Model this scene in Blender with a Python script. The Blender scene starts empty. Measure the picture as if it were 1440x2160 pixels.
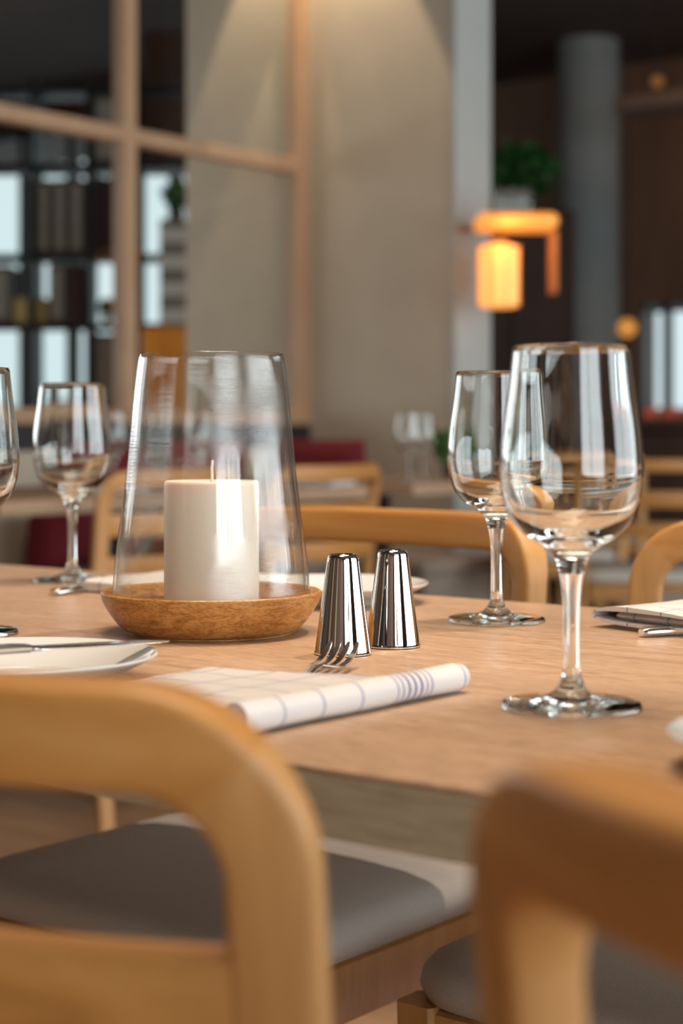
import bpy, math, random
from mathutils import Vector, noise
random.seed(7)
PI = math.pi
sc = bpy.context.scene
COL = sc.collection
# ---------------------------------------------------------------- camera
FPX, HOR, CAMZ = 3650.0, 905.0, 0.914
YAW = math.radians(38.1)
cam = bpy.data.cameras.new('camera'); camo = bpy.data.objects.new('camera', cam); COL.objects.link(camo)
camo.location = (0, 0, CAMZ); camo.rotation_euler = (PI/2, 0, YAW)
cam.sensor_fit = 'VERTICAL'; cam.sensor_height = 36; cam.sensor_width = 24
cam.lens = FPX/2160*36; cam.shift_y = -(1080-HOR)/2160
cam.clip_start = 0.02; cam.clip_end = 100
cam.dof.use_dof = True; cam.dof.focus_distance = 1.27; cam.dof.aperture_fstop = 5.2
sc.camera = camo
# ---------------------------------------------------------------- colour, light
sc.view_settings.view_transform = 'Standard'; sc.view_settings.look = 'None'
sc.view_settings.gamma = 1; sc.view_settings.use_curve_mapping = False
sc.view_settings.exposure = 0.12
try:
    sc.cycles.use_denoising = True
    sc.cycles.max_bounces = 14; sc.cycles.transmission_bounces = 14; sc.cycles.transparent_max_bounces = 24
    sc.cycles.diffuse_bounces = 4; sc.cycles.glossy_bounces = 8
    sc.cycles.blur_glossy = 0.3; sc.cycles.sample_clamp_indirect = 6
except Exception: pass
w = bpy.data.worlds.new('world'); sc.world = w; w.use_nodes = True
w.node_tree.nodes['Background'].inputs[0].default_value = (0.72, 0.88, 0.92, 1)
w.node_tree.nodes['Background'].inputs[1].default_value = .92

def area(name, loc, rot, sx, sy, power, col):
    l = bpy.data.lights.new(name, 'AREA'); l.shape = 'RECTANGLE'; l.size = sx; l.size_y = sy
    l.energy = power; l.color = col
    o = bpy.data.objects.new(name, l); COL.objects.link(o); o.location = loc; o.rotation_euler = rot
    return o
def spot(name, loc, target, power, col, ang, blend=.35, size=.05):
    l = bpy.data.lights.new(name, 'SPOT'); l.energy = power; l.color = col
    l.spot_size = math.radians(ang); l.spot_blend = blend; l.shadow_soft_size = size
    o = bpy.data.objects.new(name, l); COL.objects.link(o); o.location = loc
    o.rotation_euler = (Vector(target)-Vector(loc)).to_track_quat('-Z', 'Y').to_euler()
    return o
COOL = (0.90, 0.96, 1.0); WARM = (1.0, 0.72, 0.46)
area('daylight_window_near', (2.98, -.95, 1.6), (0, PI/2, 0), 2.6, 2.9, 135, COOL)
area('daylight_window_far', (2.98, 4.9, 1.6), (0, PI/2, 0), 2.6, 6.2, 215, COOL)
area('daylight_far_left', (-9.3, 3.0, 1.7), (0, -PI/2, 0), 2.4, 4.8, 130, COOL)
area('ceiling_lamp_glow', (-.6, .9, 3.30), (0, 0, 0), .9, 1.8, 62, (1, .80, .60))
spot('aisle_spotlight', (-.55, 2.05, 3.3), (-.98, 1.5, .5), 170, (1, .86, .74), 34, .4, .03)
spot('table_spotlight', (-1.3, 1.2, 3.3), (-.85, 1.0, .75), 45, WARM, 46, .8, .05)
spot('wall_washer_left', (-4.54, 5.18, 3.28), (-4.54, 5.372, 1.6), 44, (1, .76, .50), 50, .12, .02)
spot('wall_washer_right', (-4.17, 5.17, 3.28), (-4.17, 5.372, 1.6), 62, (1, .76, .50), 52, .12, .02)

# ---------------------------------------------------------------- helpers
def uv(px, d):                     # a direction and a distance as a point on the floor plan
    r = (px-720)/FPX; c, s = math.cos(YAW), math.sin(YAW)
    return (d*(c*r - s), d*(s*r + c))
def zz(y, d): return CAMZ + (HOR-y)/FPX*d
def on_p(px, p):
    r = (px-720)/FPX; c, s = math.cos(YAW), math.sin(YAW)
    d = p/(s*r+c); return d*(c*r-s), d
class MB:
    def __init__(s): s.v = []; s.f = []
    def add(s, vs, fs):
        n = len(s.v); s.v += [tuple(v) for v in vs]; s.f += [tuple(i+n for i in f) for f in fs]; return s
    def box(s, x0, x1, y0, y1, z0, z1, b=0.0):
        if b <= 0:
            vs = [(x, y, z) for x in (x0, x1) for y in (y0, y1) for z in (z0, z1)]
            return s.add(vs, [(0,1,3,2),(4,6,7,5),(0,4,5,1),(2,3,7,6),(0,2,6,4),(1,5,7,3)])
        r0 = [(x0+b, y0), (x1-b, y0), (x1, y0+b), (x1, y1-b), (x1-b, y1), (x0+b, y1), (x0, y1-b), (x0, y0+b)]
        cx, cy = (x0+x1)/2, (y0+y1)/2
        hx, hy = (x1-x0)/2, (y1-y0)/2
        rings = []
        for z, q in ((z0, b), (z0+b, 0), (z1-b, 0), (z1, b)):
            rings.append([(cx+(x-cx)*(hx-q)/hx, cy+(y-cy)*(hy-q)/hy, z) for x, y in r0])
        return s.loft(rings)
    def loft(s, rings, cap=True, close=True):
        n = len(rings[0]); vs = [p for r in rings for p in r]; fs = []
        for i in range(len(rings)-1):
            for j in range(n if close else n-1):
                k = (j+1) % n
                fs.append((i*n+j, i*n+k, (i+1)*n+k, (i+1)*n+j))
        if cap:
            fs.append(tuple(range(n))[::-1]); fs.append(tuple((len(rings)-1)*n+j for j in range(n)))
        return s.add(vs, fs)
    def lathe(s, prof, n=64, cx=0, cy=0, cap=False):
        rings = [[(cx+r*math.cos(2*PI*j/n), cy+r*math.sin(2*PI*j/n), z) for j in range(n)] for r, z in prof]
        return s.loft(rings, cap=cap)
    def tube(s, pts, rad, n=10, cap=True):
        rings = []
        for i, p in enumerate(pts):
            p = Vector(p); a = Vector(pts[max(i-1, 0)]); b = Vector(pts[min(i+1, len(pts)-1)])
            t = (b-a).normalized(); up = Vector((0,0,1)) if abs(t.z) < .9 else Vector((0,1,0))
            x = t.cross(up).normalized(); y = x.cross(t)
            r = rad[i] if isinstance(rad, (list, tuple)) else rad
            rings.append([p + x*(r*math.cos(2*PI*j/n)) + y*(r*math.sin(2*PI*j/n)) for j in range(n)])
        return s.loft(rings, cap)
    def build(s, name, mat, parent=None, smooth=True, angle=40):
        me = bpy.data.meshes.new(name); me.from_pydata(s.v, [], s.f); me.update()
        import bmesh
        bm = bmesh.new(); bm.from_mesh(me); bmesh.ops.recalc_face_normals(bm, faces=bm.faces); bm.to_mesh(me); bm.free()
        o = bpy.data.objects.new(name, me); COL.objects.link(o)
        me.materials.append(mat)
        if smooth:
            me.shade_smooth()
            try: me.set_sharp_from_angle(angle=math.radians(angle))
            except Exception: pass
        if parent: o.parent = parent
        return o
def tag(o, label=None, cat=None, group=None, kind=None):
    if label: o['label'] = label
    if cat: o['category'] = cat
    if group: o['group'] = group
    if kind: o['kind'] = kind
    return o
def thing(name, label, cat, loc=(0,0,0), rz=0, group=None):
    o = bpy.data.objects.new(name, None); COL.objects.link(o); o.empty_display_size = .05
    o.location = loc; o.rotation_euler = (0, 0, rz)
    return tag(o, label, cat, group)
def dup(root, loc, rz=0, label=None, group=None):
    r = root.copy(); COL.objects.link(r); r.location = loc; r.rotation_euler = (0, 0, rz)
    if label: r['label'] = label
    if group: r['group'] = group
    for ch in list(root.children):
        c = ch.copy(); COL.objects.link(c); c.parent = r
        for g in ch.children:
            d = g.copy(); COL.objects.link(d); d.parent = c
    return r
def struct(o): o['kind'] = 'structure'; return o
def spline(pts, n):                  # Catmull-Rom through 2-tuples
    out = []
    for i in range(len(pts)-1):
        p0 = pts[max(i-1,0)]; p1 = pts[i]; p2 = pts[i+1]; p3 = pts[min(i+2,len(pts)-1)]
        for k in range(n):
            t = k/n
            out.append(tuple(.5*((2*p1[a]) + (-p0[a]+p2[a])*t + (2*p0[a]-5*p1[a]+4*p2[a]-p3[a])*t*t + (-p0[a]+3*p1[a]-3*p2[a]+p3[a])*t**3) for a in range(len(p1))))
    out.append(tuple(pts[-1])); return out

# ---------------------------------------------------------------- materials
def mat(name, col=(.8,.8,.8), rough=.5, metal=0, **kw):
    m = bpy.data.materials.new(name); m.use_nodes = True
    b = m.node_tree.nodes['Principled BSDF']
    b.inputs['Base Color'].default_value = (*col, 1); b.inputs['Roughness'].default_value = rough
    b.inputs['Metallic'].default_value = metal
    for k, v in kw.items(): b.inputs[k.replace('_', ' ')].default_value = v
    return m
def nd(m, t, **kw):
    n = m.node_tree.nodes.new(t)
    for k, v in kw.items(): setattr(n, k, v)
    return n
def lk(m, a, b): m.node_tree.links.new(a, b)
def ramp(m, fac, stops):
    r = nd(m, 'ShaderNodeValToRGB'); e = r.color_ramp.elements
    e[0].position, e[0].color = stops[0][0], (*stops[0][1], 1); e[1].position, e[1].color = stops[-1][0], (*stops[-1][1], 1)
    for p, c in stops[1:-1]:
        x = e.new(p); x.color = (*c, 1)
    lk(m, fac, r.inputs[0]); return r.outputs[0]
def coords(m, scale, rot=(0,0,0)):
    tc = nd(m, 'ShaderNodeTexCoord'); mp = nd(m, 'ShaderNodeMapping')
    mp.inputs['Scale'].default_value = scale; mp.inputs['Rotation'].default_value = rot
    lk(m, tc.outputs['Object'], mp.inputs[0]); return mp.outputs[0]
def bump(m, h, strength, dist=.001):
    b = nd(m, 'ShaderNodeBump'); b.inputs['Strength'].default_value = strength; b.inputs['Distance'].default_value = dist
    lk(m, h, b.inputs['Height']); lk(m, b.outputs[0], m.node_tree.nodes['Principled BSDF'].inputs['Normal'])
def wood(name, c1, c2, c3, scale, rough=.4, bs=.15, detail=6, dist=.6, spec=.5, pores=None, pdark=.8):
    m = mat(name, c1, rough); m.node_tree.nodes['Principled BSDF'].inputs['Specular IOR Level'].default_value = spec
    co = coords(m, scale)
    n = nd(m, 'ShaderNodeTexNoise'); n.inputs['Scale'].default_value = 1; n.inputs['Detail'].default_value = detail
    n.inputs['Roughness'].default_value = .62; n.inputs['Distortion'].default_value = dist
    lk(m, co, n.inputs['Vector'])
    c = ramp(m, n.outputs['Fac'], [(.28, c3), (.48, c1), (.72, c2)])
    if pores:
        c2_ = coords(m, pores); p_ = nd(m, 'ShaderNodeTexNoise'); p_.inputs['Scale'].default_value = 1; p_.inputs['Detail'].default_value = 3
        lk(m, c2_, p_.inputs['Vector']); f_ = ramp(m, p_.outputs['Fac'], [(.40, (1,1,1)), (.62, (0,0,0)), (.66, (0,0,0))])
        mx = nd(m, 'ShaderNodeMix', data_type='RGBA', blend_type='MULTIPLY'); mx.inputs[0].default_value = pdark
        lk(m, c, mx.inputs[6]); rr_ = ramp(m, p_.outputs['Fac'], [(.45, (1,1,1)), (.62, (.45,.36,.28))]); lk(m, rr_, mx.inputs[7]); c = mx.outputs[2]
    lk(m, c, m.node_tree.nodes['Principled BSDF'].inputs['Base Color'])
    bump(m, n.outputs['Fac'], bs); return m
def noisy(name, c1, c2, scale, rough=.8, bs=.3, dist=.001, **kw):
    m = mat(name, c1, rough, **kw); n = nd(m, 'ShaderNodeTexNoise'); n.inputs['Scale'].default_value = scale; n.inputs['Detail'].default_value = 5
    tc = nd(m, 'ShaderNodeTexCoord'); lk(m, tc.outputs['Object'], n.inputs['Vector'])
    lk(m, ramp(m, n.outputs['Fac'], [(.3, c1), (.7, c2)]), m.node_tree.nodes['Principled BSDF'].inputs['Base Color'])
    bump(m, n.outputs['Fac'], bs, dist); return m
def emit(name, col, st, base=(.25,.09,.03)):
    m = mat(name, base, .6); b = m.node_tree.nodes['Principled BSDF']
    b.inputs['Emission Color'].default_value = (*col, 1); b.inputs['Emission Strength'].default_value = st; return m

M = {}
M['oak'] = wood('oak_table', (.50,.325,.205), (.58,.39,.26), (.41,.25,.15), (5, 60, 60), .36, .12, pores=(60, 700, 700), pdark=.55)
M['oak_edge'] = wood('oak_table_edge', (.34,.28,.185), (.41,.345,.24), (.26,.20,.13), (25, 90, 260), .6, .2)  # greyer, darker oak: cool daylight on the side put into the colour
M['chair'] = wood('chair_oak', (.45,.225,.070), (.53,.28,.10), (.36,.165,.045), (22, 22, 3), .42, .05, 5, 1.5)
M['chair_rail'] = wood('chair_oak_rail', (.44,.20,.05), (.52,.26,.08), (.34,.145,.035), (3, 22, 22), .42, .05, 5, 1.5)
M['tray'] = wood('mango_wood', (.50,.235,.06), (.62,.33,.10), (.26,.10,.02), (24, 24, 110), .42, .35, 9, 2.2, pores=(260, 260, 700), pdark=.5)
M['fabric'] = noisy('grey_wool', (.37,.33,.285), (.46,.41,.355), 900, .95, .5, .0006)
M['fabric_light'] = noisy('pale_seat_fabric', (.50,.47,.42), (.6,.57,.52), 600, .9, .3)  # paler seat cloth, sunlight on the far seats put into its colour
M['red'] = noisy('crimson_velvet', (.12,.004,.010), (.17,.006,.014), 60, .85, .2)
M['bench'] = noisy('taupe_upholstery', (.28,.22,.17), (.33,.27,.21), 80, .9, .2)
M['wall'] = noisy('beige_plaster', (.47,.40,.31), (.50,.43,.335), 6, .85, .08)
M['wall_end'] = noisy('plaster_daylight_tone', (.41,.42,.40), (.43,.44,.42), 6, .8, .08)  # same wall's end, cool window light put into the grey colour
M['partition'] = wood('beech_frame', (.44,.27,.155), (.48,.30,.18), (.38,.22,.12), (8,8,3), .5, .05)
M['ceiling'] = noisy('dark_ceiling', (.045,.040,.036), (.060,.053,.048), 3, .8, .1)
M['ceil_brown'] = noisy('brown_ceiling', (.050,.032,.028), (.065,.042,.036), 3, .8, .1)
M['darkbrown'] = wood('dark_walnut', (.035,.015,.009), (.05,.024,.013), (.02,.009,.006), (3,3,1), .6, .05, spec=.2)
M['brownwall'] = wood('brown_panel', (.13,.065,.035), (.17,.09,.05), (.09,.045,.025), (2,2,.6), .6, .05)
M['floor'] = wood('floor_planks', (.40,.23,.12), (.46,.28,.16), (.30,.16,.08), (2, 18, 18), .35, .1)
M['black'] = mat('black_metal', (.018,.018,.02), .45, .6)
M['darkstrip'] = mat('charcoal_strip', (.018,.016,.018), .6)
M['column'] = noisy('grey_concrete', (.155,.17,.165), (.19,.205,.20), 4, .75, .1)
M['china'] = mat('white_china', (.66,.655,.63), .08, 0, Coat_Weight=.4)
M['wax'] = mat('candle_wax', (.76,.69,.585), .42, 0, Subsurface_Weight=.35, Subsurface_Scale=.02)
M['wick'] = mat('wick_cotton', (.75,.70,.58), .9)
M['steel'] = mat('polished_steel', (.80,.79,.78), .035, 1)
M['cutlery'] = mat('cutlery_steel', (.80,.77,.72), .17, 1)
M['hole'] = mat('shaker_hole', (.02,.02,.02), .5)
M['pot'] = mat('grey_pot', (.035,.033,.03), .7)
M['leaf'] = noisy('plant_leaf', (.03,.10,.02), (.07,.18,.035), 30, .6, .1)
M['leaf_dark'] = noisy('dark_leaf', (.008,.05,.006), (.02,.10,.01), 30, .6, .1)
M['flower'] = noisy('red_blossom', (.95,.16,.08), (.95,.36,.18), 20, .6, .1)
M['grey_box'] = noisy('grey_card', (.16,.14,.115), (.21,.185,.155), 10, .7, .1)
M['book'] = noisy('brown_board', (.055,.038,.026), (.09,.064,.045), 20, .7, .1)
M['book_tan'] = noisy('tan_board', (.30,.20,.12), (.36,.25,.15), 20, .7, .1)
M['maroon'] = noisy('maroon_board', (.022,.010,.012), (.035,.016,.018), 10, .7, .1)
M['orange'] = noisy('orange_board', (.80,.25,.012), (.85,.30,.02), 10, .6, .1)
M['gold'] = noisy('ochre_board', (.28,.20,.07), (.34,.24,.09), 10, .6, .1)
M['copper'] = noisy('amber_wood', (.50,.17,.03), (.58,.22,.04), 8, .5, .1)
# true glass for the wine glasses
def glass():  # solid clear glass
    m = bpy.data.materials.new('clear_glass'); m.use_nodes = True; t = m.node_tree; t.nodes.clear()
    g = t.nodes.new('ShaderNodeBsdfGlass'); g.inputs['IOR'].default_value = 1.5; g.inputs['Roughness'].default_value = 0
    g.inputs['Color'].default_value = (.985,.995,.99,1)
    o = t.nodes.new('ShaderNodeOutputMaterial'); t.links.new(g.outputs[0], o.inputs[0]); return m
def thin_glass(name, ior=1.5, wav=0.0, tint=(.985,.99,.985), gain=1.0):
    m = bpy.data.materials.new(name); m.use_nodes = True; t = m.node_tree; t.nodes.clear()
    tr = t.nodes.new('ShaderNodeBsdfTransparent'); tr.inputs[0].default_value = (*tint, 1)
    gl = t.nodes.new('ShaderNodeBsdfGlossy'); gl.inputs['Roughness'].default_value = 0.02
    fr = t.nodes.new('ShaderNodeFresnel'); fr.inputs['IOR'].default_value = ior
    mu = t.nodes.new('ShaderNodeMath'); mu.operation = 'MULTIPLY'; mu.inputs[1].default_value = gain; mu.use_clamp = True
    mx = t.nodes.new('ShaderNodeMixShader'); o = t.nodes.new('ShaderNodeOutputMaterial')
    geo = t.nodes.new('ShaderNodeNewGeometry')
    io = t.nodes.new('ShaderNodeMix'); io.inputs[2].default_value = ior; io.inputs[3].default_value = 1/ior
    t.links.new(geo.outputs['Backfacing'], io.inputs[0]); t.links.new(io.outputs[0], fr.inputs['IOR'])
    t.links.new(fr.outputs[0], mu.inputs[0]); t.links.new(mu.outputs[0], mx.inputs[0])
    t.links.new(tr.outputs[0], mx.inputs[1]); t.links.new(gl.outputs[0], mx.inputs[2]); t.links.new(mx.outputs[0], o.inputs[0])
    if wav:
        tc = t.nodes.new('ShaderNodeTexCoord'); mp = t.nodes.new('ShaderNodeMapping'); mp.inputs['Scale'].default_value = (7, 7, 260)
        n = t.nodes.new('ShaderNodeTexNoise'); n.inputs['Scale'].default_value = 1; n.inputs['Detail'].default_value = 6; n.inputs['Roughness'].default_value = .7
        b = t.nodes.new('ShaderNodeBump'); b.inputs['Strength'].default_value = wav; b.inputs['Distance'].default_value = .0012
        t.links.new(tc.outputs['Object'], mp.inputs[0]); t.links.new(mp.outputs[0], n.inputs['Vector']); t.links.new(n.outputs[0], b.inputs['Height'])
        n2 = t.nodes.new('ShaderNodeTexNoise'); n2.inputs['Scale'].default_value = 14; t.links.new(tc.outputs['Object'], n2.inputs['Vector'])
        mr = t.nodes.new('ShaderNodeMapRange'); mr.inputs[1].default_value = .46; mr.inputs[2].default_value = .62; mr.inputs[3].default_value = .03; mr.inputs[4].default_value = wav
        t.links.new(n2.outputs[0], mr.inputs[0]); t.links.new(mr.outputs[0], b.inputs['Strength'])
        t.links.new(b.outputs[0], gl.inputs['Normal']); 
    return m
M['glass'] = glass()
M['hurricane'] = thin_glass('blown_glass', 1.5, .6, gain=1.4)
M['pane'] = thin_glass('window_glass', 1.3, tint=(.97,.98,.97), gain=.6)
def cloth():
    m = mat('checked_linen', (.80,.74,.70), .9); b = m.node_tree.nodes['Principled BSDF']
    tc = nd(m, 'ShaderNodeTexCoord'); sp = nd(m, 'ShaderNodeSeparateXYZ'); lk(m, tc.outputs['Object'], sp.inputs[0])
    def mth(op, a, bb=None, clamp=False):
        n = nd(m, 'ShaderNodeMath', operation=op, use_clamp=clamp)
        for i, x in enumerate((a, bb)):
            if x is None: continue
            if isinstance(x, (int, float)): n.inputs[i].default_value = x
            else: lk(m, x, n.inputs[i])
        return n.outputs[0]
    def lines(c, sp_, wd, off=0):
        f = mth('FRACT', mth('DIVIDE', mth('ADD', c, 10*sp_+off), sp_))
        return mth('LESS_THAN', mth('ABSOLUTE', mth('SUBTRACT', f, .5)), wd/sp_/2)
    gx = lines(sp.outputs[0], .036, .0016); gy = lines(sp.outputs[1], .034, .0016)
    band = mth('LESS_THAN', mth('ABSOLUTE', mth('SUBTRACT', sp.outputs[1], .068)), .0125)
    by = mth('MULTIPLY', lines(sp.outputs[1], .0062, .0022, .0031), band)
    g = mth('MAXIMUM', mth('MULTIPLY', mth('MAXIMUM', gx, gy), .75), by)
    n = nd(m, 'ShaderNodeTexNoise'); n.inputs['Scale'].default_value = 1500; lk(m, tc.outputs['Object'], n.inputs['Vector'])
    mx = nd(m, 'ShaderNodeMix', data_type='RGBA'); mx.inputs[6].default_value = (.62,.58,.55,1); mx.inputs[7].default_value = (.13,.13,.27,1)
    lk(m, g, mx.inputs[0]); lk(m, mx.outputs[2], b.inputs['Base Color']); bump(m, n.outputs[0], .25, .0004)
    return m
M['napkin'] = cloth()

# ---------------------------------------------------------------- room shell
H = 3.42
def sbox(name, x0, x1, y0, y1, z0, z1, m): 
    return struct(MB().box(x0, x1, y0, y1, z0, z1).build(name, M[m], smooth=False))
sbox('floor', -15, 3.2, -3.2, 11.2, -.1, 0, 'floor')
sbox('ceiling', -15, 3.2, -3.2, 11.2, H, H+.1, 'ceil_brown')
sbox('wall_behind', -15, 3.2, -3.3, -3.0, 0, H, 'brownwall')
sbox('wall_far_left', -9.6, -9.4, -3.0, 6.9, 0, H, 'wall')
sbox('reflection_pier_4', -.75, -.35, -3.0, -2.9, 0, H, 'wall')  # unseen cream piers added as pale bands for the shakers to reflect
sbox('reflection_pier_5', -2.9, -2.3, -3.0, -2.9, 0, H, 'wall')  # second unseen pier, added for the same reflections
# window wall on the right hand side: piers and spandrels round two wide openings
mb = MB()
mb.box(3.02, 3.2, -3.0, 8.4, 0, .3); mb.box(3.02, 3.2, -3.0, 8.4, 2.9, H)
mb.box(3.02, 3.2, .5, 1.8, .3, 2.9); mb.box(3.02, 3.2, -3.0, -2.4, .3, 2.9); mb.box(3.02, 3.2, 8.0, 11.2, 0, H)
struct(mb.build('wall_right', M['maroon'], smooth=False))
for i, (a, b) in enumerate(((-2.4, .5), (1.8, 8.0))):
    w_ = thing('window_%d' % (i+1), None, None); struct(w_)
    fr = MB(); n = int((b-a)/1.05)
    for k in range(n+1):
        y = a+(b-a)*k/n; fr.box(2.86, 2.92, y-.03, y+.03, .3, 2.9)
    fr.box(2.86, 2.92, a, b, .26, .32); fr.box(2.86, 2.92, a, b, 2.88, 2.94)
    fr.build('window_frame', M['column'], w_, smooth=False)
# beige wall; a thin grey slab on its end paints in the window light
struct(MB().box(-5.05, -3.685, 5.372, 5.58, 0, H).build('wall_centre', M['wall'], smooth=False))
struct(MB().box(-3.684, -3.66, 5.36, 5.60, 0, H).build('wall_end_daylight', M['wall_end'], smooth=False))
# far wall with openings to the outside
FP = 10.6; FL = 8.8
mb = MB()
ul0, _ = on_p(-150, FL); ul1, _ = on_p(470, FL)
mb.box(-15, ul0, FL, FL+.25, 0, H); mb.box(ul0, ul1, FL, FL+.25, 0, 1.0); mb.box(ul0, ul1, FL, FL+.25, 3.2, H); mb.box(ul1, ul1+.2, FL, FP+.25, 0, H)
ur0, dr = on_p(1346, FP); ur1, _ = on_p(1520, FP)
zb, zt = zz(880, dr), zz(640, dr)
mb.box(ul1+.2, ur0, FP, FP+.25, 0, H); mb.box(ur0, ur1, FP, FP+.25, 0, zb); mb.box(ur0, ur1, FP, FP+.25, zt, H); mb.box(ur1, 3.2, FP, FP+.25, 0, H)
struct(mb.build('wall_far', M['brownwall'], smooth=False))
wn = struct(thing('window_3', None, None))
fr = MB(); um, _ = on_p(1396, FP)
fr.box(um-.025, um+.025, FP+.05, FP+.12, zb, zt); fr.box(ur0, ur0+.02, FP+.05, FP+.12, zb, zt); fr.box(ur0, ur1, FP+.05, FP+.12, zt-.06, zt); fr.box(ur0, ur1, FP+.05, FP+.12, zb, zb+.06)
fr.build('window_frame', M['column'], wn, smooth=False)
wn = struct(thing('window_4', None, None)); fr = MB()
for k in range(7):
    u = ul0+(ul1-ul0)*k/6; fr.box(u-.04, u+.04, FL+.05, FL+.12, 1.0, 3.2)
fr.box(ul0, ul1, FL+.05, FL+.12, 1.0, 1.08); fr.box(ul0, ul1, FL+.05, FL+.12, 3.12, 3.2)
fr.build('window_frame', M['column'], wn, smooth=False)
sbox('wall_left', -15.1, -15, -3.2, 11.2, 0, H, 'ceiling')
# glazed partition
UP = -4.41; SP = .965; PC = 5.34
part = struct(thing('window_5', None, None))
fr = MB()
for k in range(0, 9):
    p = PC-SP*k
    hw = .034
    fr.box(UP-.03, UP+.03, p-hw, p+hw, .93, H, .004)
for z in (zz(290, 6.2), zz(290, 6.2)+SP):
    fr.box(UP-.028, UP+.028, PC-SP*8, PC, z-.028, z+.028, .004)
fr.box(UP-.05, UP+.05, PC-SP*8, PC+.03, .93, .985, .004)
fr.build('window_frame', M['partition'], part)
pn = MB()
for k in range(8):
    pn.box(UP-.004, UP+.004, PC-SP*(k+1)+.034, PC-SP*k-.034, .985, H)
pn.build('window_pane', M['pane'], part, smooth=False)
struct(MB().box(UP-.06, UP+.05, PC-SP*8, PC+.03, .0, .84).build('wall_partition_base', M['wall'], smooth=False))
struct(MB().box(UP-.05, UP+.04, PC-SP*8, PC+.03, .84, .93).build('trim_2', M['darkstrip'], smooth=False))

# ---------------------------------------------------------------- dining table
TN, TF = .658, 1.397
def table(name, label, u0, u1, p0, p1, legs=True, legm='oak', ped=False):
    t = thing(name, label, 'table', ((u0+u1)/2, (p0+p1)/2, 0))
    hu, hp = (u1-u0)/2, (p1-p0)/2
    MB().box(-hu, hu, -hp, hp, .722, .75, .0015).build('tabletop', M['oak'], t)
    MB().box(-hu+.0008, hu-.0008, -hp+.0008, hp-.0008, .7145, .7475, .0008).build('edge_band', M['oak_edge'], t)
    if ped:
        MB().box(-.03, .03, -.03, .03, .02, .714, .004).build('pedestal', M['black'], t)
        MB().box(-.24, .24, -.24, .24, 0, .02, .004).build('base_plate', M['black'], t)
    else:
        for a in (-1, 1):
            for b in (-1, 1):
                x, y = a*(hu-.06), b*(hp-.06)
                MB().loft([[(x+i*r, y+j*r, z) for i, j in ((-1,-1),(1,-1),(1,1),(-1,1))] for r, z in ((.022, 0), (.032, .7145))]).build('leg', M[legm], t)
    return t
# the edge band is the solid side of the top, so the veneer top is a thin lid
def main_table():
    u0, u1 = -1.98, .36
    t = thing('dining_table', 'light oak dining table laid with glasses, napkins and a candle lantern', 'table', ((u0+u1)/2, (TN+TF)/2, 0))
    hu, hp = (u1-u0)/2, (TF-TN)/2
    MB().box(-hu, hu, -hp, hp, .746, .75, .0012).build('tabletop', M['oak'], t)
    MB().box(-hu, hu, -hp, hp, .7145, .746).build('edge_band', M['oak_edge'], t, smooth=False)
    for a in (-1, 1):
        for b in (-1, 1):
            x, y = a*(hu-.06), b*(hp-.06)
            MB().loft([[(x+i*r, y+j*r, z) for i, j in ((-1,-1),(1,-1),(1,1),(-1,1))] for r, z in ((.022, 0), (.034, .7145))]).build('leg', M['oak'], t)
    return t
main_table()

# ---------------------------------------------------------------- chairs
R, TH = .476, .445
YE, LEAN, ZT = -.19, .09, .825
RW, PW, TK = .038, .034, .024
def arcmap(s, b, z):
    ph = s/R
    x = (R+b)*math.sin(ph); y = YE + R*math.cos(TH) - (R+b)*math.cos(ph)
    y -= LEAN*(z-.45) if z > .45 else .09*(.45-z)
    return (x, y, z)
def rrect(w_, t_, r, n=4):
    pts = []
    for cx, cy, a0 in ((w_/2-r, t_/2-r, 0), (-w_/2+r, t_/2-r, PI/2), (-w_/2+r, -t_/2+r, PI), (w_/2-r, -t_/2+r, 3*PI/2)):
        for k in range(n+1):
            a = a0+PI/2*k/n; pts.append((cx+r*math.cos(a), cy+r*math.sin(a)))
    return pts
def frame_rings(path):               # path of (s, z, width)
    rings = []
    for i, (s, z, wd) in enumerate(path):
        a = path[max(i-1,0)]; b = path[min(i+1,len(path)-1)]
        ts, tz = b[0]-a[0], b[1]-a[1]; L = math.hypot(ts, tz); ns, nz = -tz/L, ts/L
        rings.append([arcmap(s+ns*q, dd, z+nz*q) for q, dd in rrect(wd, TK+.008*max(0, min(1, (z-.75)/.05)), .0055)])
    return rings
def corner_path(sgn):
    rc = .050; S = TH*R; zc = ZT-RW/2-rc
    out = []
    for k in range(13):
        a = PI/2*k/12; f = k/12
        out.append((sgn*(S-rc+rc*math.cos(a)), zc+rc*math.sin(a), PW+(RW-PW)*f))
    return out
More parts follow.
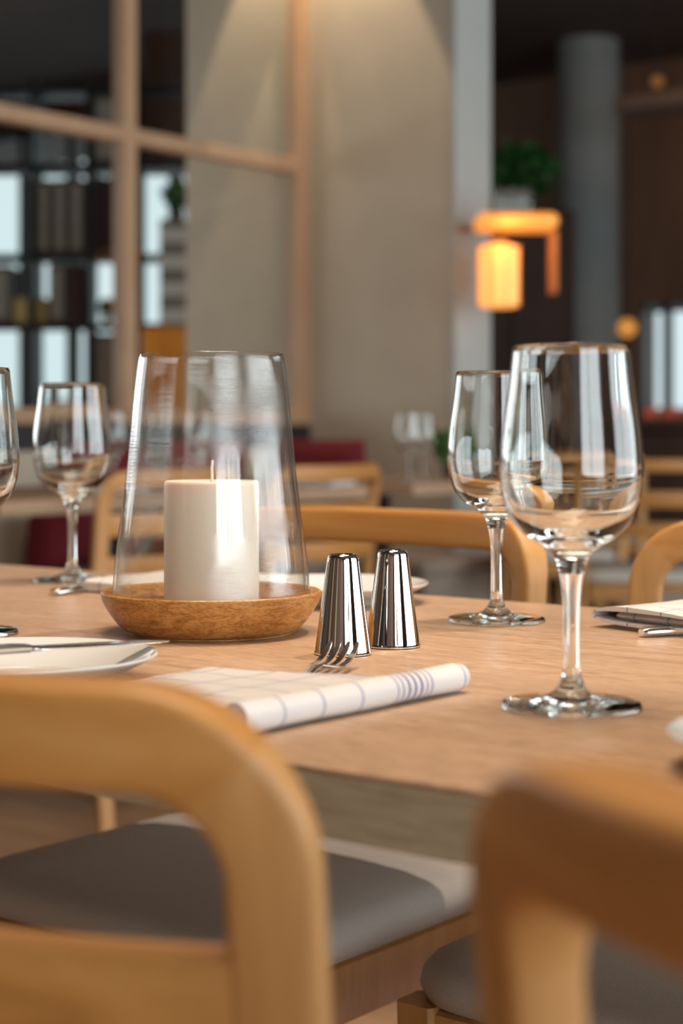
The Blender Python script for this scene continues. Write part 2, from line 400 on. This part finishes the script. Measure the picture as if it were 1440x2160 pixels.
def make_chair(label, fabric='fabric'):
    t = thing('dining_chair', label, 'chair')
    cr = corner_path(1); cl = corner_path(-1)
    zs = [0, .1, .2, .3, .4, .45, .5, .56, .62, .68]
    left = [(-TH*R, z, PW) for z in zs if z < cl[0][1]-.01]; right = [(TH*R, z, PW) for z in zs if z < cl[0][1]-.01]
    mid = [(-.138 + .276*k/16, ZT-RW/2, RW) for k in range(17)]
    rg = frame_rings(left + cl + mid + cr[::-1] + right[::-1])
    n0 = len(left)+6; n1 = len(left)+len(cl)+len(mid)+6
    MB().loft(rg[n0:n1+1]).build('top_rail', M['chair_rail'], t, angle=30)
    MB().loft(rg[:n0+1]).build('rear_leg', M['chair'], t, angle=30)
    MB().loft(rg[n1:]).build('rear_leg', M['chair'], t, angle=30)
    for z0, z1 in ((.680, .729), (.590, .635)):
        mb = MB(); rings = []
        for k in range(21):
            s = -.198+.396*k/20
            rings.append([arcmap(s, dd, (z0+z1)/2+q) for q, dd in rrect(z1-z0, .021, .0035, 3)])
        mb.loft(rings).build('back_slat', M['chair_rail'], t)
    for sgn in (1, -1):
        MB().loft([[(sgn*.195+i*r, .175+j*r, z) for i, j in ((-1,-.8),(-.8,-1),(.8,-1),(1,-.8),(1,.8),(.8,1),(-.8,1),(-1,.8))] for r, z in ((.013, 0), (.018, .45))]).build('front_leg', M['chair'], t)
    sf = MB()
    sf.box(-.180, .180, .165, .187, .392, .447, .003); 
    sf.box(-.208, -.186, -.185, .155, .392, .447, .003); sf.box(.186, .208, -.185, .155, .392, .447, .003)
    sf.box(-.18, .18, -.205, -.183, .392, .447, .003); sf.box(-.186, .186, -.185, .165, .43, .446)
    sf.build('seat_frame', M['chair'], t)
    rings = []
    for off, z in ((.012, .4475), (.002, .452), (-.002, .462), (0, .472), (.006, .480), (.02, .486), (.05, .491), (.10, .494), (.16, .495)):
        w_, d_ = .432-2*off, .40-2*off; r = max(.07-off*.5, .02); r = min(r, d_/2-.001)
        rings.append([(x, y-.003, z) for x, y in rrect(w_, d_, r, 8)])
    MB().loft(rings).build('seat_cushion', M[fabric], t, angle=60)
    return t
ch = make_chair('blurred honey oak chair whose rounded back fills the lower left corner')
def chair(u, p, rz, label, group=None): return dup(ch, (u, p, 0), rz, label, group)
def by_post(px, d, side, rz):        # chair origin that puts the top of one rear post at a point of the plan
    lx, ly = side*.2, YE-LEAN*(ZT-.45); a, b = uv(px, d)
    return (a-(lx*math.cos(rz)-ly*math.sin(rz)), b-(lx*math.sin(rz)+ly*math.cos(rz)), 0)
rzl = math.radians(6); ch.location = by_post(536, .606, 1, rzl); ch.rotation_euler = (0, 0, rzl)
rzr = math.radians(-13)
dup(ch, by_post(1108, .503, -1, rzr), rzr, 'blurred oak chair seen steeply, its shaded back in the lower right corner')
chair(-1.14, 1.285, PI, 'oak chair across the table whose grey cushion has a sunlit corner')
chair(-.62, 1.325, PI, 'oak chair across the table with its darker grey seat behind the lower right chair back')

# ---------------------------------------------------------------- wine glasses
prof = [(.0345,.2112),(.0371,.188),(.0404,.1657),(.0422,.1436),(.0418,.1325),(.0399,.1214),(.0352,.1103),(.0258,.1003),(.0160,.0943),(.0105,.0890),(.0072,.0790),(.0054,.066),(.0048,.045),(.0051,.0240),(.0068,.0160),(.0115,.0090),(.0200,.0058),(.0320,.0042),(.0394,.0036),(.0412,.0022),(.0405,.0004),(.030,.0),(.010,.0003),(.0005,.0004)]
inner = [(.0005,.0985),(.008,.0990),(.0155,.1008),(.0252,.1052),(.0336,.1125),(.0384,.1222),(.0406,.1325),(.0411,.1436),(.0393,.1657),(.0361,.188),(.0337,.2108),(.0341,.2115)]
def make_glass(label):
    t = thing('wine_glass', label, 'wine glass')
    pr = spline(prof, 5)
    iz = next(i for i, q in enumerate(pr) if q[1] <= .079)
    iy = next(i for i, q in enumerate(pr) if q[1] <= .0245)
    bowl = MB().lathe(spline(inner, 5) + pr[:iz+1], 72)
    bowl.build('bowl', M['glass'], t, angle=180)
    MB().lathe(pr[iz:iy+1], 72).build('stem', M['glass'], t, angle=180)
    MB().lathe(pr[iy:], 72).build('foot', M['glass'], t, angle=180)
    return t
TZ = .7503
def on_table(px, y, z=0):
    d = (CAMZ-.75-z)*FPX/(y-HOR); return (*uv(px, d), TZ+z)
wg = make_glass('largest wine glass, standing alone in front at the right of the table')
wg.location = on_table(1205, 1494)
def fix_normals(o, inside_out=False): pass
dup(wg, on_table(1047, 1311), 0, 'wine glass just behind and left of the largest one')
dup(wg, on_table(153, 1227), 0, 'complete small wine glass left of the candle lantern')
dup(wg, on_table(-72, 1338), 0, 'wine glass cut off by the left edge of the photo')

# ---------------------------------------------------------------- candle lantern
hx, hy, _ = on_table(446, 1333)
tr = thing('wooden_tray', 'round mango wood tray under the glass candle shade', 'tray', (hx, hy, TZ))
tp = [(.0005,.0003),(.060,.0),(.066,.0008),(.0725,.0045),(.080,.0135),(.0868,.0245),(.0888,.0315),(.0885,.0330),(.0872,.0337),(.0855,.0325),(.0835,.0285),(.078,.0185),(.070,.0125),(.045,.0105),(.0005,.0102)]
MB().lathe(spline(tp, 3), 96).build('dish', M['tray'], tr, angle=60)
hg = MB()
h0, h1 = .0240, .2245; r0, r1 = .0805, .0584; tk = .0026
pr = [(r0-tk, h0), (r0, h0)]
for k in range(1, 30):
    f = k/30; pr.append((r0+(r1-r0)*f + .0006*math.sin(f*9), h0+(h1-h0)*f))
pr += [(r1, h1-.001), (r1-.0008, h1), (r1-tk+.0008, h1), (r1-tk, h1-.001)]
for k in range(29, 0, -1):
    f = k/30; pr.append((r0-tk+(r1-r0)*f + .0006*math.sin(f*9), h0+(h1-h0)*f))
pr += [(r0-tk, h0)]
o = hg.lathe(pr, 128).build('glass_candle_shade', M['hurricane'], None, angle=60); o.location = (hx, hy, TZ)
tag(o, 'tall tapering clear glass shade open at the top around the candle', 'candle shade')
cd = thing('pillar_candle', 'thick cream pillar candle inside the glass shade', 'candle', (hx, hy, TZ+.0107))
cz = .122-.0107
MB().lathe([(.0005,0),(.0370,0),(.0382,.001),(.0383,.004),(.0383,cz-.003),(.0378,cz-.0008),(.0368,cz),(.034,cz-.0003),(.02,cz-.0012),(.0005,cz-.0018)], 96).build('wax', M['wax'], cd, angle=50)
MB().tube([(0,0,cz-.004),(.0006,0,cz+.004),(-.0004,.0006,cz+.010),(.0012,0,cz+.0165)], [.0012,.0012,.0012,.0009], 8).build('wick', M['wick'], cd)

# ---------------------------------------------------------------- salt and pepper
def shaker(loc, label):
    t = thing('salt_shaker', label, 'shaker', loc, group=None)
    sp = [(.0005,.0001),(.0198,.0),(.0208,.0004),(.0210,.0014),(.0206,.0022),(.0204,.0028),(.0119,.0670),(.0115,.0700),(.0106,.0719),(.0095,.0727),(.0088,.0727),(.0083,.0719),(.0005,.0718)]
    MB().lathe(sp, 96).build('body', M['steel'], t, angle=35)
    hl = MB()
    for k in range(5):
        a = 2*PI*k/5; hl.lathe([(.0009,.07185),(.0009,.07200),(.00001,.07200)], 10, .0035*math.cos(a), .0035*math.sin(a))
    hl.build('pouring_holes', M['hole'], t)
    return t
s1 = shaker(on_table(723, 1380), 'polished steel cone shaker in front, beside the fork tips')
s2 = dup(s1, on_table(828, 1364), 0, 'polished steel cone shaker standing behind and right of its twin')
s2.name = 'pepper_shaker'

# ---------------------------------------------------------------- plates
def make_plate(label):
    t = thing('side_plate', label, 'plate')
    pp = [(.0005,.0012),(.040,.0010),(.050,.0),(.053,.0008),(.062,.0060),(.075,.0110),(.0855,.0162),(.0882,.0180),(.0884,.0190),(.0872,.0193),(.084,.0183),(.072,.0133),(.060,.0080),(.050,.0040),(.045,.0034),(.0005,.0032)]
    MB().lathe(spline(pp, 3), 96).build('dish', M['china'], t, angle=60)
    return t
u, p = uv(720+(-.207)/1.115*FPX, 1.115)
pl = make_plate('white side plate with a knife across it at the left edge'); pl.location = (u, p, TZ)
u, p = uv(720+(-.006)/1.64*FPX, 1.64)
dup(pl, (u, p, TZ), 0, 'white plate half hidden behind the two steel shakers')
dup(pl, (*uv(720+.244/.82*FPX, .82), TZ), 0, 'blurred white plate rim at the right edge beside the largest wine glass')

# ---------------------------------------------------------------- cutlery
def ribbon(pts):   # (y, z, halfwidth, thick) along local y
    rings = []
    for y, z, hw, th in pts:
        rings.append([(x*hw, y, z+q*th) for x, q in ((-1,.35),(-.7,0),(.7,0),(1,.35),(1,.65),(.7,1),(-.7,1),(-1,.65))])
    return MB().loft(rings)
def fork(loc, rz, label):
    t = thing('fork', label, 'fork', loc, rz)
    ribbon([(-.195,.001,.006,.002),(-.19,.001,.0085,.0022),(-.16,.001,.008,.0022),(-.11,.002,.0045,.0024),(-.075,.006,.003,.0028),(-.062,.0075,.0035,.0025)]).build('handle', M['cutlery'], t)
    ribbon([(-.062,.0075,.0035,.0025),(-.056,.0062,.0075,.0022),(-.050,.0052,.0108,.0018),(-.042,.0045,.0118,.0016),(-.040,.0045,.0118,.0016)]).build('head', M['cutlery'], t)
    for k in range(4):
        x = -.0102+.0068*k
        m = MB(); rings = []
        for y, z, hw in ((-.0405,.0045,.0022),(-.03,.0050,.0021),(-.02,.0068,.0020),(-.01,.0102,.0018),(-.002,.0142,.0013),(0,.0152,.0008)):
            rings.append([(x*(1-.05*(y+.04)/.04)+a*hw, y, z+b*.0018) for a, b in ((-1,0),(1,0),(1,1),(-1,1))])
        m.loft(rings).build('tine', M['cutlery'], t)
    return t
u, p = uv(726, 1.196)
fork((u, p, TZ), math.radians(22), 'steel fork with its tines poking out from the checked napkin beside the shakers')
def knife(loc, rz, label, rx=0):
    t = thing('table_knife', label, 'knife', loc, rz)
    t.rotation_euler = (rx, 0, rz)
    ribbon([(-.205,.001,.0045,.004),(-.200,.0005,.0075,.006),(-.17,.0005,.0075,.006),(-.115,.001,.006,.0055),(-.105,.001,.0055,.005)]).build('handle', M['cutlery'], t)
    ribbon([(-.1045,.0015,.005,.004),(-.098,.002,.009,.0022),(-.05,.002,.0098,.0018),(-.015,.002,.0085,.0014),(-.004,.002,.005,.001),(0,.002,.0015,.0008)]).build('blade', M['cutlery'], t)
    return t
ta = Vector((*uv(355, 1.152), .7705)); tb = Vector((*uv(5, 1.075), .7735))
d_ = (ta-tb); rzk = math.atan2(-d_.x, d_.y)
knife(ta, rzk, 'steel butter knife resting across the white plate on the left', math.atan2(d_.z, math.hypot(d_.x, d_.y)))

# ---------------------------------------------------------------- napkins
def napkin(loc, rz, label, wid=.107, length=.155, roll=True):
    t = thing('napkin', label, 'napkin', loc, rz)
    # folded slab: local x across, y along
    mb = MB(); nx, ny = 26, 20; rings = []
    for j in range(ny+1):
        y = -length/2+length*j/ny
        ring = []
        def zt(x): 
            f = (x+wid/2)/wid
            return .0125+.002*f + .0012*noise.noise(Vector((x*28, y*22, 3.1+loc[0]*7)))
        top = []
        for i in range(nx+1):
            x = -wid/2+wid*i/nx
            top.append((x, y, zt(x)))
        e = .0022
        ring += [(-wid/2-.001, y, .0005), (-wid/2-.0035, y, .003), (-wid/2-.003, y, .0075)] + top + [(wid/2+.004, y, .010), (wid/2+.005, y, .006), (wid/2+.003, y, .001)]
        if j in (0, ny):
            ring = [(a, b+(.002 if j == 0 else -.002)*0, max(.0015, c*.8)) for a, b, c in ring]
        rings.append(ring)
    rings = [[(a, b+(.26*(a-wid/2)*((b+length/2)/length) if roll and a < wid/2 else 0), c) for a, b, c in r_] for r_ in rings]
    mb.loft(rings); mb.build('folded_cloth', M['napkin'], t, angle=60)
    if roll:
        mb = MB(); rings = []
        ys = [-length/2-.004+ (length+.052)*k/30 for k in range(31)]
        for k, y in enumerate(ys):
            q = 1.0
            if k == 30: q = .86
            rr = .0088*q*(1+.03*math.sin(y*60)); ring = []
            for a in range(20):
                an = 2*PI*a/20
                ring.append((wid/2+.0035+rr*1.05*math.cos(an), y, .0091+rr*math.sin(an)))
            rings.append(ring)
        ring = [(wid/2+.0035+(x-(wid/2+.0035))*.72, ys[-1]-.003, .0091+(z-.0091)*.72) for x, y, z in rings[-1]]
        rings.append(ring)
        mb.loft(rings); mb.build('rolled_edge', M['napkin'], t, angle=60)
    return t
u0 = -.6135; napkin((u0-.0665, .773, TZ), math.radians(-1), 'white napkin with blue check lines rolled along its edge in front of the shakers', .129)
def loop_napkin(loc, rz, label):
    t = thing('napkin', label, 'napkin', loc, rz)
    mb = MB(); rings = []
    # flattened open loop of cloth, axis along local y
    for j in range(19):
        y = -.07+.14*j/18; out = []; inn = []
        for k in range(28):
            a = 2*PI*k/28
            cx = .058*math.copysign(abs(math.cos(a))**.75, math.cos(a)); cz = .0072*math.copysign(abs(math.sin(a))**.8, math.sin(a))
            wv = .0015*math.sin(y*40+k*.5)
            sc_ = 1+.12*(1 if cz > 0 else 0)*math.sin((j/18)*PI)
            out.append((cx, y, .0105+cz*sc_+max(wv, 0)*(cz > 0)))
            inn.append((cx*.965, y, .0105+cz*.62))
        rings.append((out, inn))
    n = 28; vs = []; fs = []
    for o_, i_ in rings: vs += o_ + i_
    for j in range(18):
        for k in range(n):
            a, b = j*2*n+k, j*2*n+(k+1) % n; c, d = a+2*n, b+2*n
            fs.append((a, b, d, c)); fs.append((a+n, c+n, d+n, b+n))
    for j in (0, 18):
        for k in range(n):
            a, b = j*2*n+k, j*2*n+(k+1) % n; fs.append((a, b, b+n, a+n))
    mb.add(vs, fs); mb.build('folded_cloth', M['napkin'], t, angle=60)
    MB().box(-.040, .052, -.062, .066, .0066, .0136, .003).build('inner_fold', M['napkin'], t)
    return t
loop_napkin((-.650, 1.312, TZ), math.radians(-14), 'white and blue napkin folded in an open loop at the right edge of the table')
k2 = knife((0,0,0), 0, 'steel knife handle leaning on the looped napkin at the right edge')
ka = Vector((*uv(1352, 1.362), .7512)); kb = Vector((*uv(1500, 1.385), .7535)); d_ = kb-ka
rz2 = math.atan2(-d_.x, d_.y); k2.rotation_euler = (0, 0, rz2); k2.location = ka + Vector((-math.sin(rz2)*.205, math.cos(rz2)*.205, 0))
napkin((-1.21, 1.29, TZ), math.radians(6), 'white napkin lying behind the wooden tray, left of the candle', .15, .15, False)
knife((-1.30, 1.365, TZ), math.radians(8), 'thin steel knife lying beside the napkin behind the wooden tray')

# ---------------------------------------------------------------- seating along the partition
bn = thing('banquette_bench', 'long taupe bench running round the corner below the glazed partition', 'bench', (-4.1, 3, 0))
bb = MB(); bb.box(-.24, .22, -3.2, 1.90, .40, .45, .01); bb.box(-.24, .20, -3.2, 1.90, .0, .40)
bb.build('bench_seat', M['bench'], bn)
bb = MB(); bb.box(-.24, .62, 1.905, 2.36, .40, .452, .01); bb.box(-.24, .60, 1.93, 2.36, 0, .40)
bb.build('corner_seat', M['bench'], bn)
def cushion(name, loc, rot, label, w_=.42, hh=.42, group='crimson cushions along the bench'):
    rings = []
    N = 20
    mb = MB(); vs = []; fs = []
    for side in (1, -1):
        for i in range(N+1):
            for j in range(N+1):
                a, b = -1+2*i/N, -1+2*j/N
                bulge = (max(0, 1-a**4)*max(0, 1-b**4))**.55
                vs.append((a*w_/2*(1-.06*(1-abs(b))*0), side*.065*bulge, b*hh/2*(1-.05*(1-a*a)*0)))
    def q(s, i, j): return s*(N+1)**2+i*(N+1)+j
    for s in (0, 1):
        for i in range(N):
            for j in range(N):
                f = (q(s,i,j), q(s,i+1,j), q(s,i+1,j+1), q(s,i,j+1)); fs.append(f if s else f[::-1])
    mb.add(vs, fs); o = mb.build(name, M['red'], None, angle=180)
    o.location = loc; o.rotation_euler = rot
    return tag(o, label, 'cushion', group)
cushion('cushion', (-4.21, 5.22, .665), (math.radians(8), 0, .25), 'crimson cushion in the corner of the bench, right of the candle lantern')
cushion('cushion', (-4.27, 4.62, .66), (math.radians(8), 0, PI/2), 'crimson cushion on the bench seen through the glass candle shade')
cushion('cushion', (-4.27, 4.14, .66), (math.radians(8), 0, PI/2), 'crimson cushion on the bench between small wine glass and candle lantern', .36)
cushion('cushion', (-4.2, 3.84, .555), (math.radians(6), 0, PI/2), 'low crimson cushion on the bench, below the bowl of the small wine glass', .18, hh=.21)
def small_table(u0, u1, p0, p1, label): return table('bistro_table', label, u0, u1, p0, p1, ped=True)
small_table(-3.78, -3.02, 4.20, 4.86, 'oak table by the beige wall carrying a potted plant')
small_table(-3.78, -3.02, 2.60, 4.02, 'oak table behind the chairs seen past the candle lantern')
small_table(-3.78, -3.02, .95, 2.15, 'oak table at the far left behind the wine glasses')
chair(-2.93, 2.83, PI/2, 'small distant oak chair behind the left side of the candle lantern')
chair(-2.93, 3.39, PI/2, 'small distant oak chair whose slatted back shows right of the candle lantern')
# distant tables and chairs on the right
lc = make_chair('distant ladder-back oak chair with pale seat behind the largest wine glass', 'fabric_light')
lc.location = (*uv(1365, 5.4), 0); lc.rotation_euler = (0, 0, math.radians(30))
dup(lc, (*uv(1170, 6.3), 0), math.radians(40), 'distant oak chair with pale seat between the two large wine glasses')
dup(lc, (*uv(1530, 4.4), 0), math.radians(75), 'distant oak chair cut by the right edge of the photo')
dup(lc, (*uv(1265, 7.4), 0), math.radians(20), 'farthest oak chair, seen through the largest wine glass')
def put_glass(u, p, label): return dup(wg, (u, p, TZ), 0, label, None)
put_glass(-3.28, 3.55, 'tiny blurred wine glass right of the candle shade, before the red corner cushion')
put_glass(-3.45, 3.38, 'tiny blurred wine glass seen just beside the shade rim, on the distant table')
g1 = put_glass(*uv(862, 5.35), 'blurred wine glass in front of the beige wall, left of a pair')
g2 = put_glass(*uv(892, 5.55), 'blurred wine glass in front of the beige wall, right of a pair')
napkin((*uv(240, 4.55), TZ), .2, 'tiny blurred white napkin on the distant table left of the lantern', .12, .16, False)
napkin((*uv(672, 5.02), TZ), .2, 'tiny blurred white napkin on the distant table right of the lantern', .16, .16, False)
def plant(name, label, loc, s, n, leafm, pot=True, ball=(1,1,1), cat='plant', lift=.1, leaf=.03):
    t = thing(name, label, cat, loc)
    if pot: MB().lathe([(.0005,0),(.7*s*.5,0),(s*.5,lift*.95),(s*.46,lift*.95),(.0005,lift*.85)], 32).build('pot', M['pot'], t)
    mb = MB(); rnd = random.Random(n)
    for k in range(n):
        v = Vector((rnd.gauss(0,1), rnd.gauss(0,1), rnd.gauss(0,1))).normalized()*rnd.uniform(.3, 1)
        c = Vector((v.x*ball[0]*s, v.y*ball[1]*s, lift+(v.z+1)*ball[2]*s))
        a = Vector((rnd.uniform(-1,1), rnd.uniform(-1,1), rnd.uniform(-.4,1))).normalized()
        b = a.cross(Vector((rnd.uniform(-1,1), rnd.uniform(-1,1), rnd.uniform(-1,1)))).normalized()
        L = leaf*rnd.uniform(.7,1.3); nn = a.cross(b)*L*.15
        mb.add([c-a*L, c+b*L*.45+nn, c+a*L, c-b*L*.45+nn, c+nn*.4], [(0,1,4),(1,2,4),(2,3,4),(3,0,4)])
    mb.build('foliage', M[leafm], t)
    MB().tube([(0,0,lift*.8),(.004,0,lift+s*ball[2])], s*.05, 8).build('stem', M['leaf_dark'], t)
    return t
plant('potted_herb', 'small green potted herb on the distant table by the pale wall end', (*uv(948, 5.78), TZ), .055, 420, 'leaf', True, (1,1,1.0), 'plant', .05, .022)
# ---------------------------------------------------------------- shelving behind the partition
SD = 10.0
sh = thing('shelving_unit', 'tall open black metal shelving with crates behind the glazed partition', 'shelf', (*uv(160, SD), 0), YAW)
def sx(px): return (px-160)/FPX*SD
for px in (-90, 68, 186, 290, 402):
    MB().box(sx(px)-.014, sx(px)+.014, -.02, .30, 0, 2.95, .003).build('upright', M['black'], sh)
zsh = []
for y in (182, 345, 536, 682, 860):
    z = zz(y, SD); zsh.append(z); MB().box(sx(-90)-.014, sx(402)+.014, -.02, .30, z-.028, z, .003).build('shelf_board', M['black'], sh)
def item(px0, px1, ytop, shelf, m, label, name='storage_crate', cat='crate', dep=.26, y0=.0):
    z0 = zsh[shelf]+.001; h = zz(ytop, SD)-z0; a, b = uv((px0+px1)/2, SD); hw = (sx(px1)-sx(px0))/2-.002
    t = thing(name, label, cat, (a, b, z0), YAW)
    MB().box(-hw, hw, y0, dep, 0, h, .006).build('case', M[m], t)
    MB().box(-hw+.02, hw-.02, y0-.006, y0+.001, .03, h-.03, .002).build('front_panel', M['grey_box' if m == 'book' else 'darkbrown' if m == 'maroon' else m], t)
    return t
item(195, 247, 200, 1, 'book', 'dark crate on the black shelving beside the vertical glazing bar, high up')
item(75, 108, 378, 2, 'book', 'brown upright board on the middle black shelf, left of three')
item(110, 143, 378, 2, 'book', 'brown upright board on the middle black shelf, middle of three')
item(145, 179, 378, 2, 'book', 'brown upright board on the middle black shelf, right of three')
item(196, 222, 372, 2, 'maroon', 'near-black upright crate left of the glazing bar')
item(224, 285, 372, 2, 'maroon', 'near-black upright crate behind the glazing bar')
item(-40, 24, 560, 3, 'book', 'brown crate at the left edge, below the middle black shelf')
item(28, 63, 628, 3, 'gold', 'low ochre box on the black shelving, left of two')
item(74, 98, 628, 3, 'gold', 'low ochre box on the black shelving, right of two')
item(102, 140, 556, 3, 'book', 'brown crate beside the ochre boxes')
item(143, 178, 556, 3, 'maroon', 'near-black crate two along from the ochre boxes')
item(196, 256, 704, 4, 'book', 'brown crate low on the shelving left of the glazing bar')
item(296, 396, 60, 0, 'maroon', 'dark maroon board on top of the black shelving', 'wide_board', 'board')
item(296, 396, 200, 1, 'maroon', 'dark maroon crate directly under the top shelf beside the wall')
a, b = uv(356, SD-.4); ho = zz(692, SD-.4); OX = .12
oc = thing('orange_cabinet', 'bright orange low cabinet beside the beige wall, below the grey drawers', 'cabinet', (a, b, 0), YAW)
MB().box(-.13, .12, -.14, .2, 0, ho, .005).build('case', M['orange'], oc)
for k in range(2):
    MB().box(-.125+.122*k, -.008+.122*k, -.155, -.141, .05, ho-.012, .003).build('door', M['orange'], oc)
a, b = uv(370, SD-.4)
dt = thing('drawer_tower', 'pale grey stack of drawers standing on the orange cabinet', 'drawers', (a, b, ho+.0005), YAW)
ht = zz(468, SD-.4)-ho; MB().box(-.075, .08, -.12, .18, 0, ht, .004).build('case', M['grey_box'], dt)
for k in range(4):
    MB().box(-.07, .075, -.14, -.121, .02+ht*k/4, ht*(k+1)/4-.05, .002).build('drawer', M['fabric_light'], dt)
ht += ho
plant('shelf_plant', 'green plant on the grey drawer tower beside the beige wall', (*uv(374, SD-.38), ht+.001), .085, 170, 'leaf_dark', True, (1,.8,.9), 'plant', .06, .05)
plant('dark_shelf_plant', 'dark leafy plant on the lower black shelf left of the glazing bar', (*uv(225, SD+.14), zsh[3]+.001), .06, 160, 'leaf_dark', True, (.7,.7,.8), 'plant', .05, .03)

# ---------------------------------------------------------------- dark room on the right
cu, cp = uv(1240, 11.2)
cl = MB().lathe([(.2, 0), (.2, H)], 64, 0, 0).build('column', M['column'], None); cl.location = (cu, cp, 0); tag(cl, kind='structure')
# lantern with bracket
LD = 6.3
lu, lp = uv(1051, LD); zl0, zl1 = zz(648, LD), zz(518, LD)
ln = thing('hanging_lantern', 'glowing orange paper lantern hanging between pale wall end and grey column', 'lantern', (lu, lp, zl0))
hL = zl1-zl0; LM = emit('lantern_paper', (1.0,.38,.08), 1.1, (.8,.4,.15))
MB().lathe([(.0005,.0),(.058,.0),(.072,.008),(.0775,.035),(.0775,hL-.035),(.072,hL-.008),(.056,hL),(.0005,hL)], 40).build('paper_shade', LM, ln)
MB().lathe([(.0005,hL),(.035,hL),(.035,hL+.014),(.0005,hL+.014)], 24).build('cap', M['copper'], ln)
zd0, zd1 = zz(487, LD), zz(453, LD)
MB().tube([(0,0,hL+.014),(0,0,zd0-zl0)], .003, 6).build('cord', M['black'], ln)
for k in range(8):
    a = 2*PI*k/8+.2; MB().tube([(.080*math.cos(a), .080*math.sin(a), .0),(.080*math.cos(a), .080*math.sin(a), hL)], .003, 6).build('rib', M['copper'], ln)
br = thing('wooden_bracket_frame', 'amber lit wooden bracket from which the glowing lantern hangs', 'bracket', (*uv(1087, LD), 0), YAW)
MB().box(-.145, .145, -.09, .09, zd0, zd1, .015).build('top_board', emit('board_painted_glow', (1.0,.33,.04), .62, (.8,.38,.1)), br)  # wooden board emits, standing in for lantern light falling on it
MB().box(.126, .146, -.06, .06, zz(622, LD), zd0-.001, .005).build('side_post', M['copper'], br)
wa = [Vector((-3.662, 5.40, (zd0+zd1)/2)), Vector((-3.50, 5.37, (zd0+zd1)/2)), Vector((-3.44, 5.30, (zd0+zd1)/2))]
import mathutils
iv = mathutils.Matrix.Rotation(-YAW, 4, 'Z'); MB().tube([iv @ (q-Vector(br.location)) for q in wa], .012, 8).build('wall_arm', M['copper'], br)
for k, px in enumerate((1058, 1084, 1110)):
    q = MB().lathe([(.0005,0),(.020,0),(.0215,.006),(.0215,.07),(.016,.082),(.016,.095),(.0145,.095),(.0195,.07),(.0195,.004),(.0005,.004)], 28).build('glass_jar', M['glass'], None)
    q.location = (*uv(px, LD), zd1+.001); tag(q, 'dim glass jar above the lantern, ' + ('nearest the pale wall','middle of three','nearest the grey column')[k], 'jar', 'jars above the lantern')
cb = thing('tall_cabinet', 'tall very dark brown cabinet behind the lantern', 'cabinet', (*uv(1090, 9.8), 0)); cb.rotation_euler = (0,0,YAW)
MB().box(-.42, .30, -.2, .3, 0, 2.13, .01).build('case', M['darkbrown'], cb)
MB().box(-.40, -.07, -.22, -.201, .05, 2.08, .004).build('door', M['darkbrown'], cb); MB().box(-.05, .28, -.22, -.201, .05, 2.08, .004).build('door', M['darkbrown'], cb)
plant('leafy_plant', 'dark green bushy plant on top of the dark cabinet by the wall end', (*uv(1085, 9.7), 2.135), .21, 900, 'leaf_dark', True, (1.25,.8,.72), 'plant', .07, .06)
# bar counter, flowers, small lamps, beams
bc = thing('bar_counter', 'dark brown bar counter under the bright window at right', 'counter', (*uv(1430, 8.8), 0)); bc.rotation_euler = (0,0,YAW*.6)
MB().box(-.32, .8, -.3, .3, 0, .90, .01).build('case', M['darkbrown'], bc); MB().box(-.35, .83, -.33, .33, .90, .935, .006).build('counter_top', M['darkbrown'], bc)
for k in range(3):
    plant('flower_bowl', 'red and orange flowers on the bar counter, ' + ('leftmost bowl below the window','middle bowl below the window','rightmost bowl at the edge')[k], (*uv(1374+40*k, 8.7), .936), .042, 140, 'flower', True, (1,1,.55), 'flowers', .03, .022)
def globe(px, y, d, r, st, label, name='globe_lamp'):
    t = thing(name, label, 'lamp', (*uv(px, d), zz(y, d)))
    MB().lathe([(r*math.sin(PI*k/16)+.0004, -r*math.cos(PI*k/16)) for k in range(17)], 28).build('glass_globe', emit(name+'_glow', (1,.42,.08), st), t, angle=180)
    MB().tube([(0,0,r),(0,0,H-zz(y,d))], .006, 6).build('cord', M['black'], t)
    return t
globe(1322, 692, 10.2, .055, .55, 'amber pendant globe just right of the grey column, level with its base in view')
globe(1386, 172, 9.8, .035, .12, 'faint amber pendant globe under the ceiling at top right', 'small_globe_lamp')
for i, (px, d, w2, z0, m) in enumerate(((1460, 9.9, .55, 2.84, 'brownwall'),)):
    o = sbox('trim_3', uv(1310, d)[0], uv(1700, d)[0], uv(1380, d)[1]-.2, uv(1380, d)[1]+.1, 2.72, 2.80, m)
spot('lantern_light', (lu+.1, lp-.12, zl0+.3), (*uv(1140, LD), zl0), 3, (1,.5,.15), 150, 1, .05)
spot('right_room_glow', (-3.2, 8.2, 3.2), (-4.6, 10.6, 2.2), 26, (1, .6, .38), 90, .8, .1)
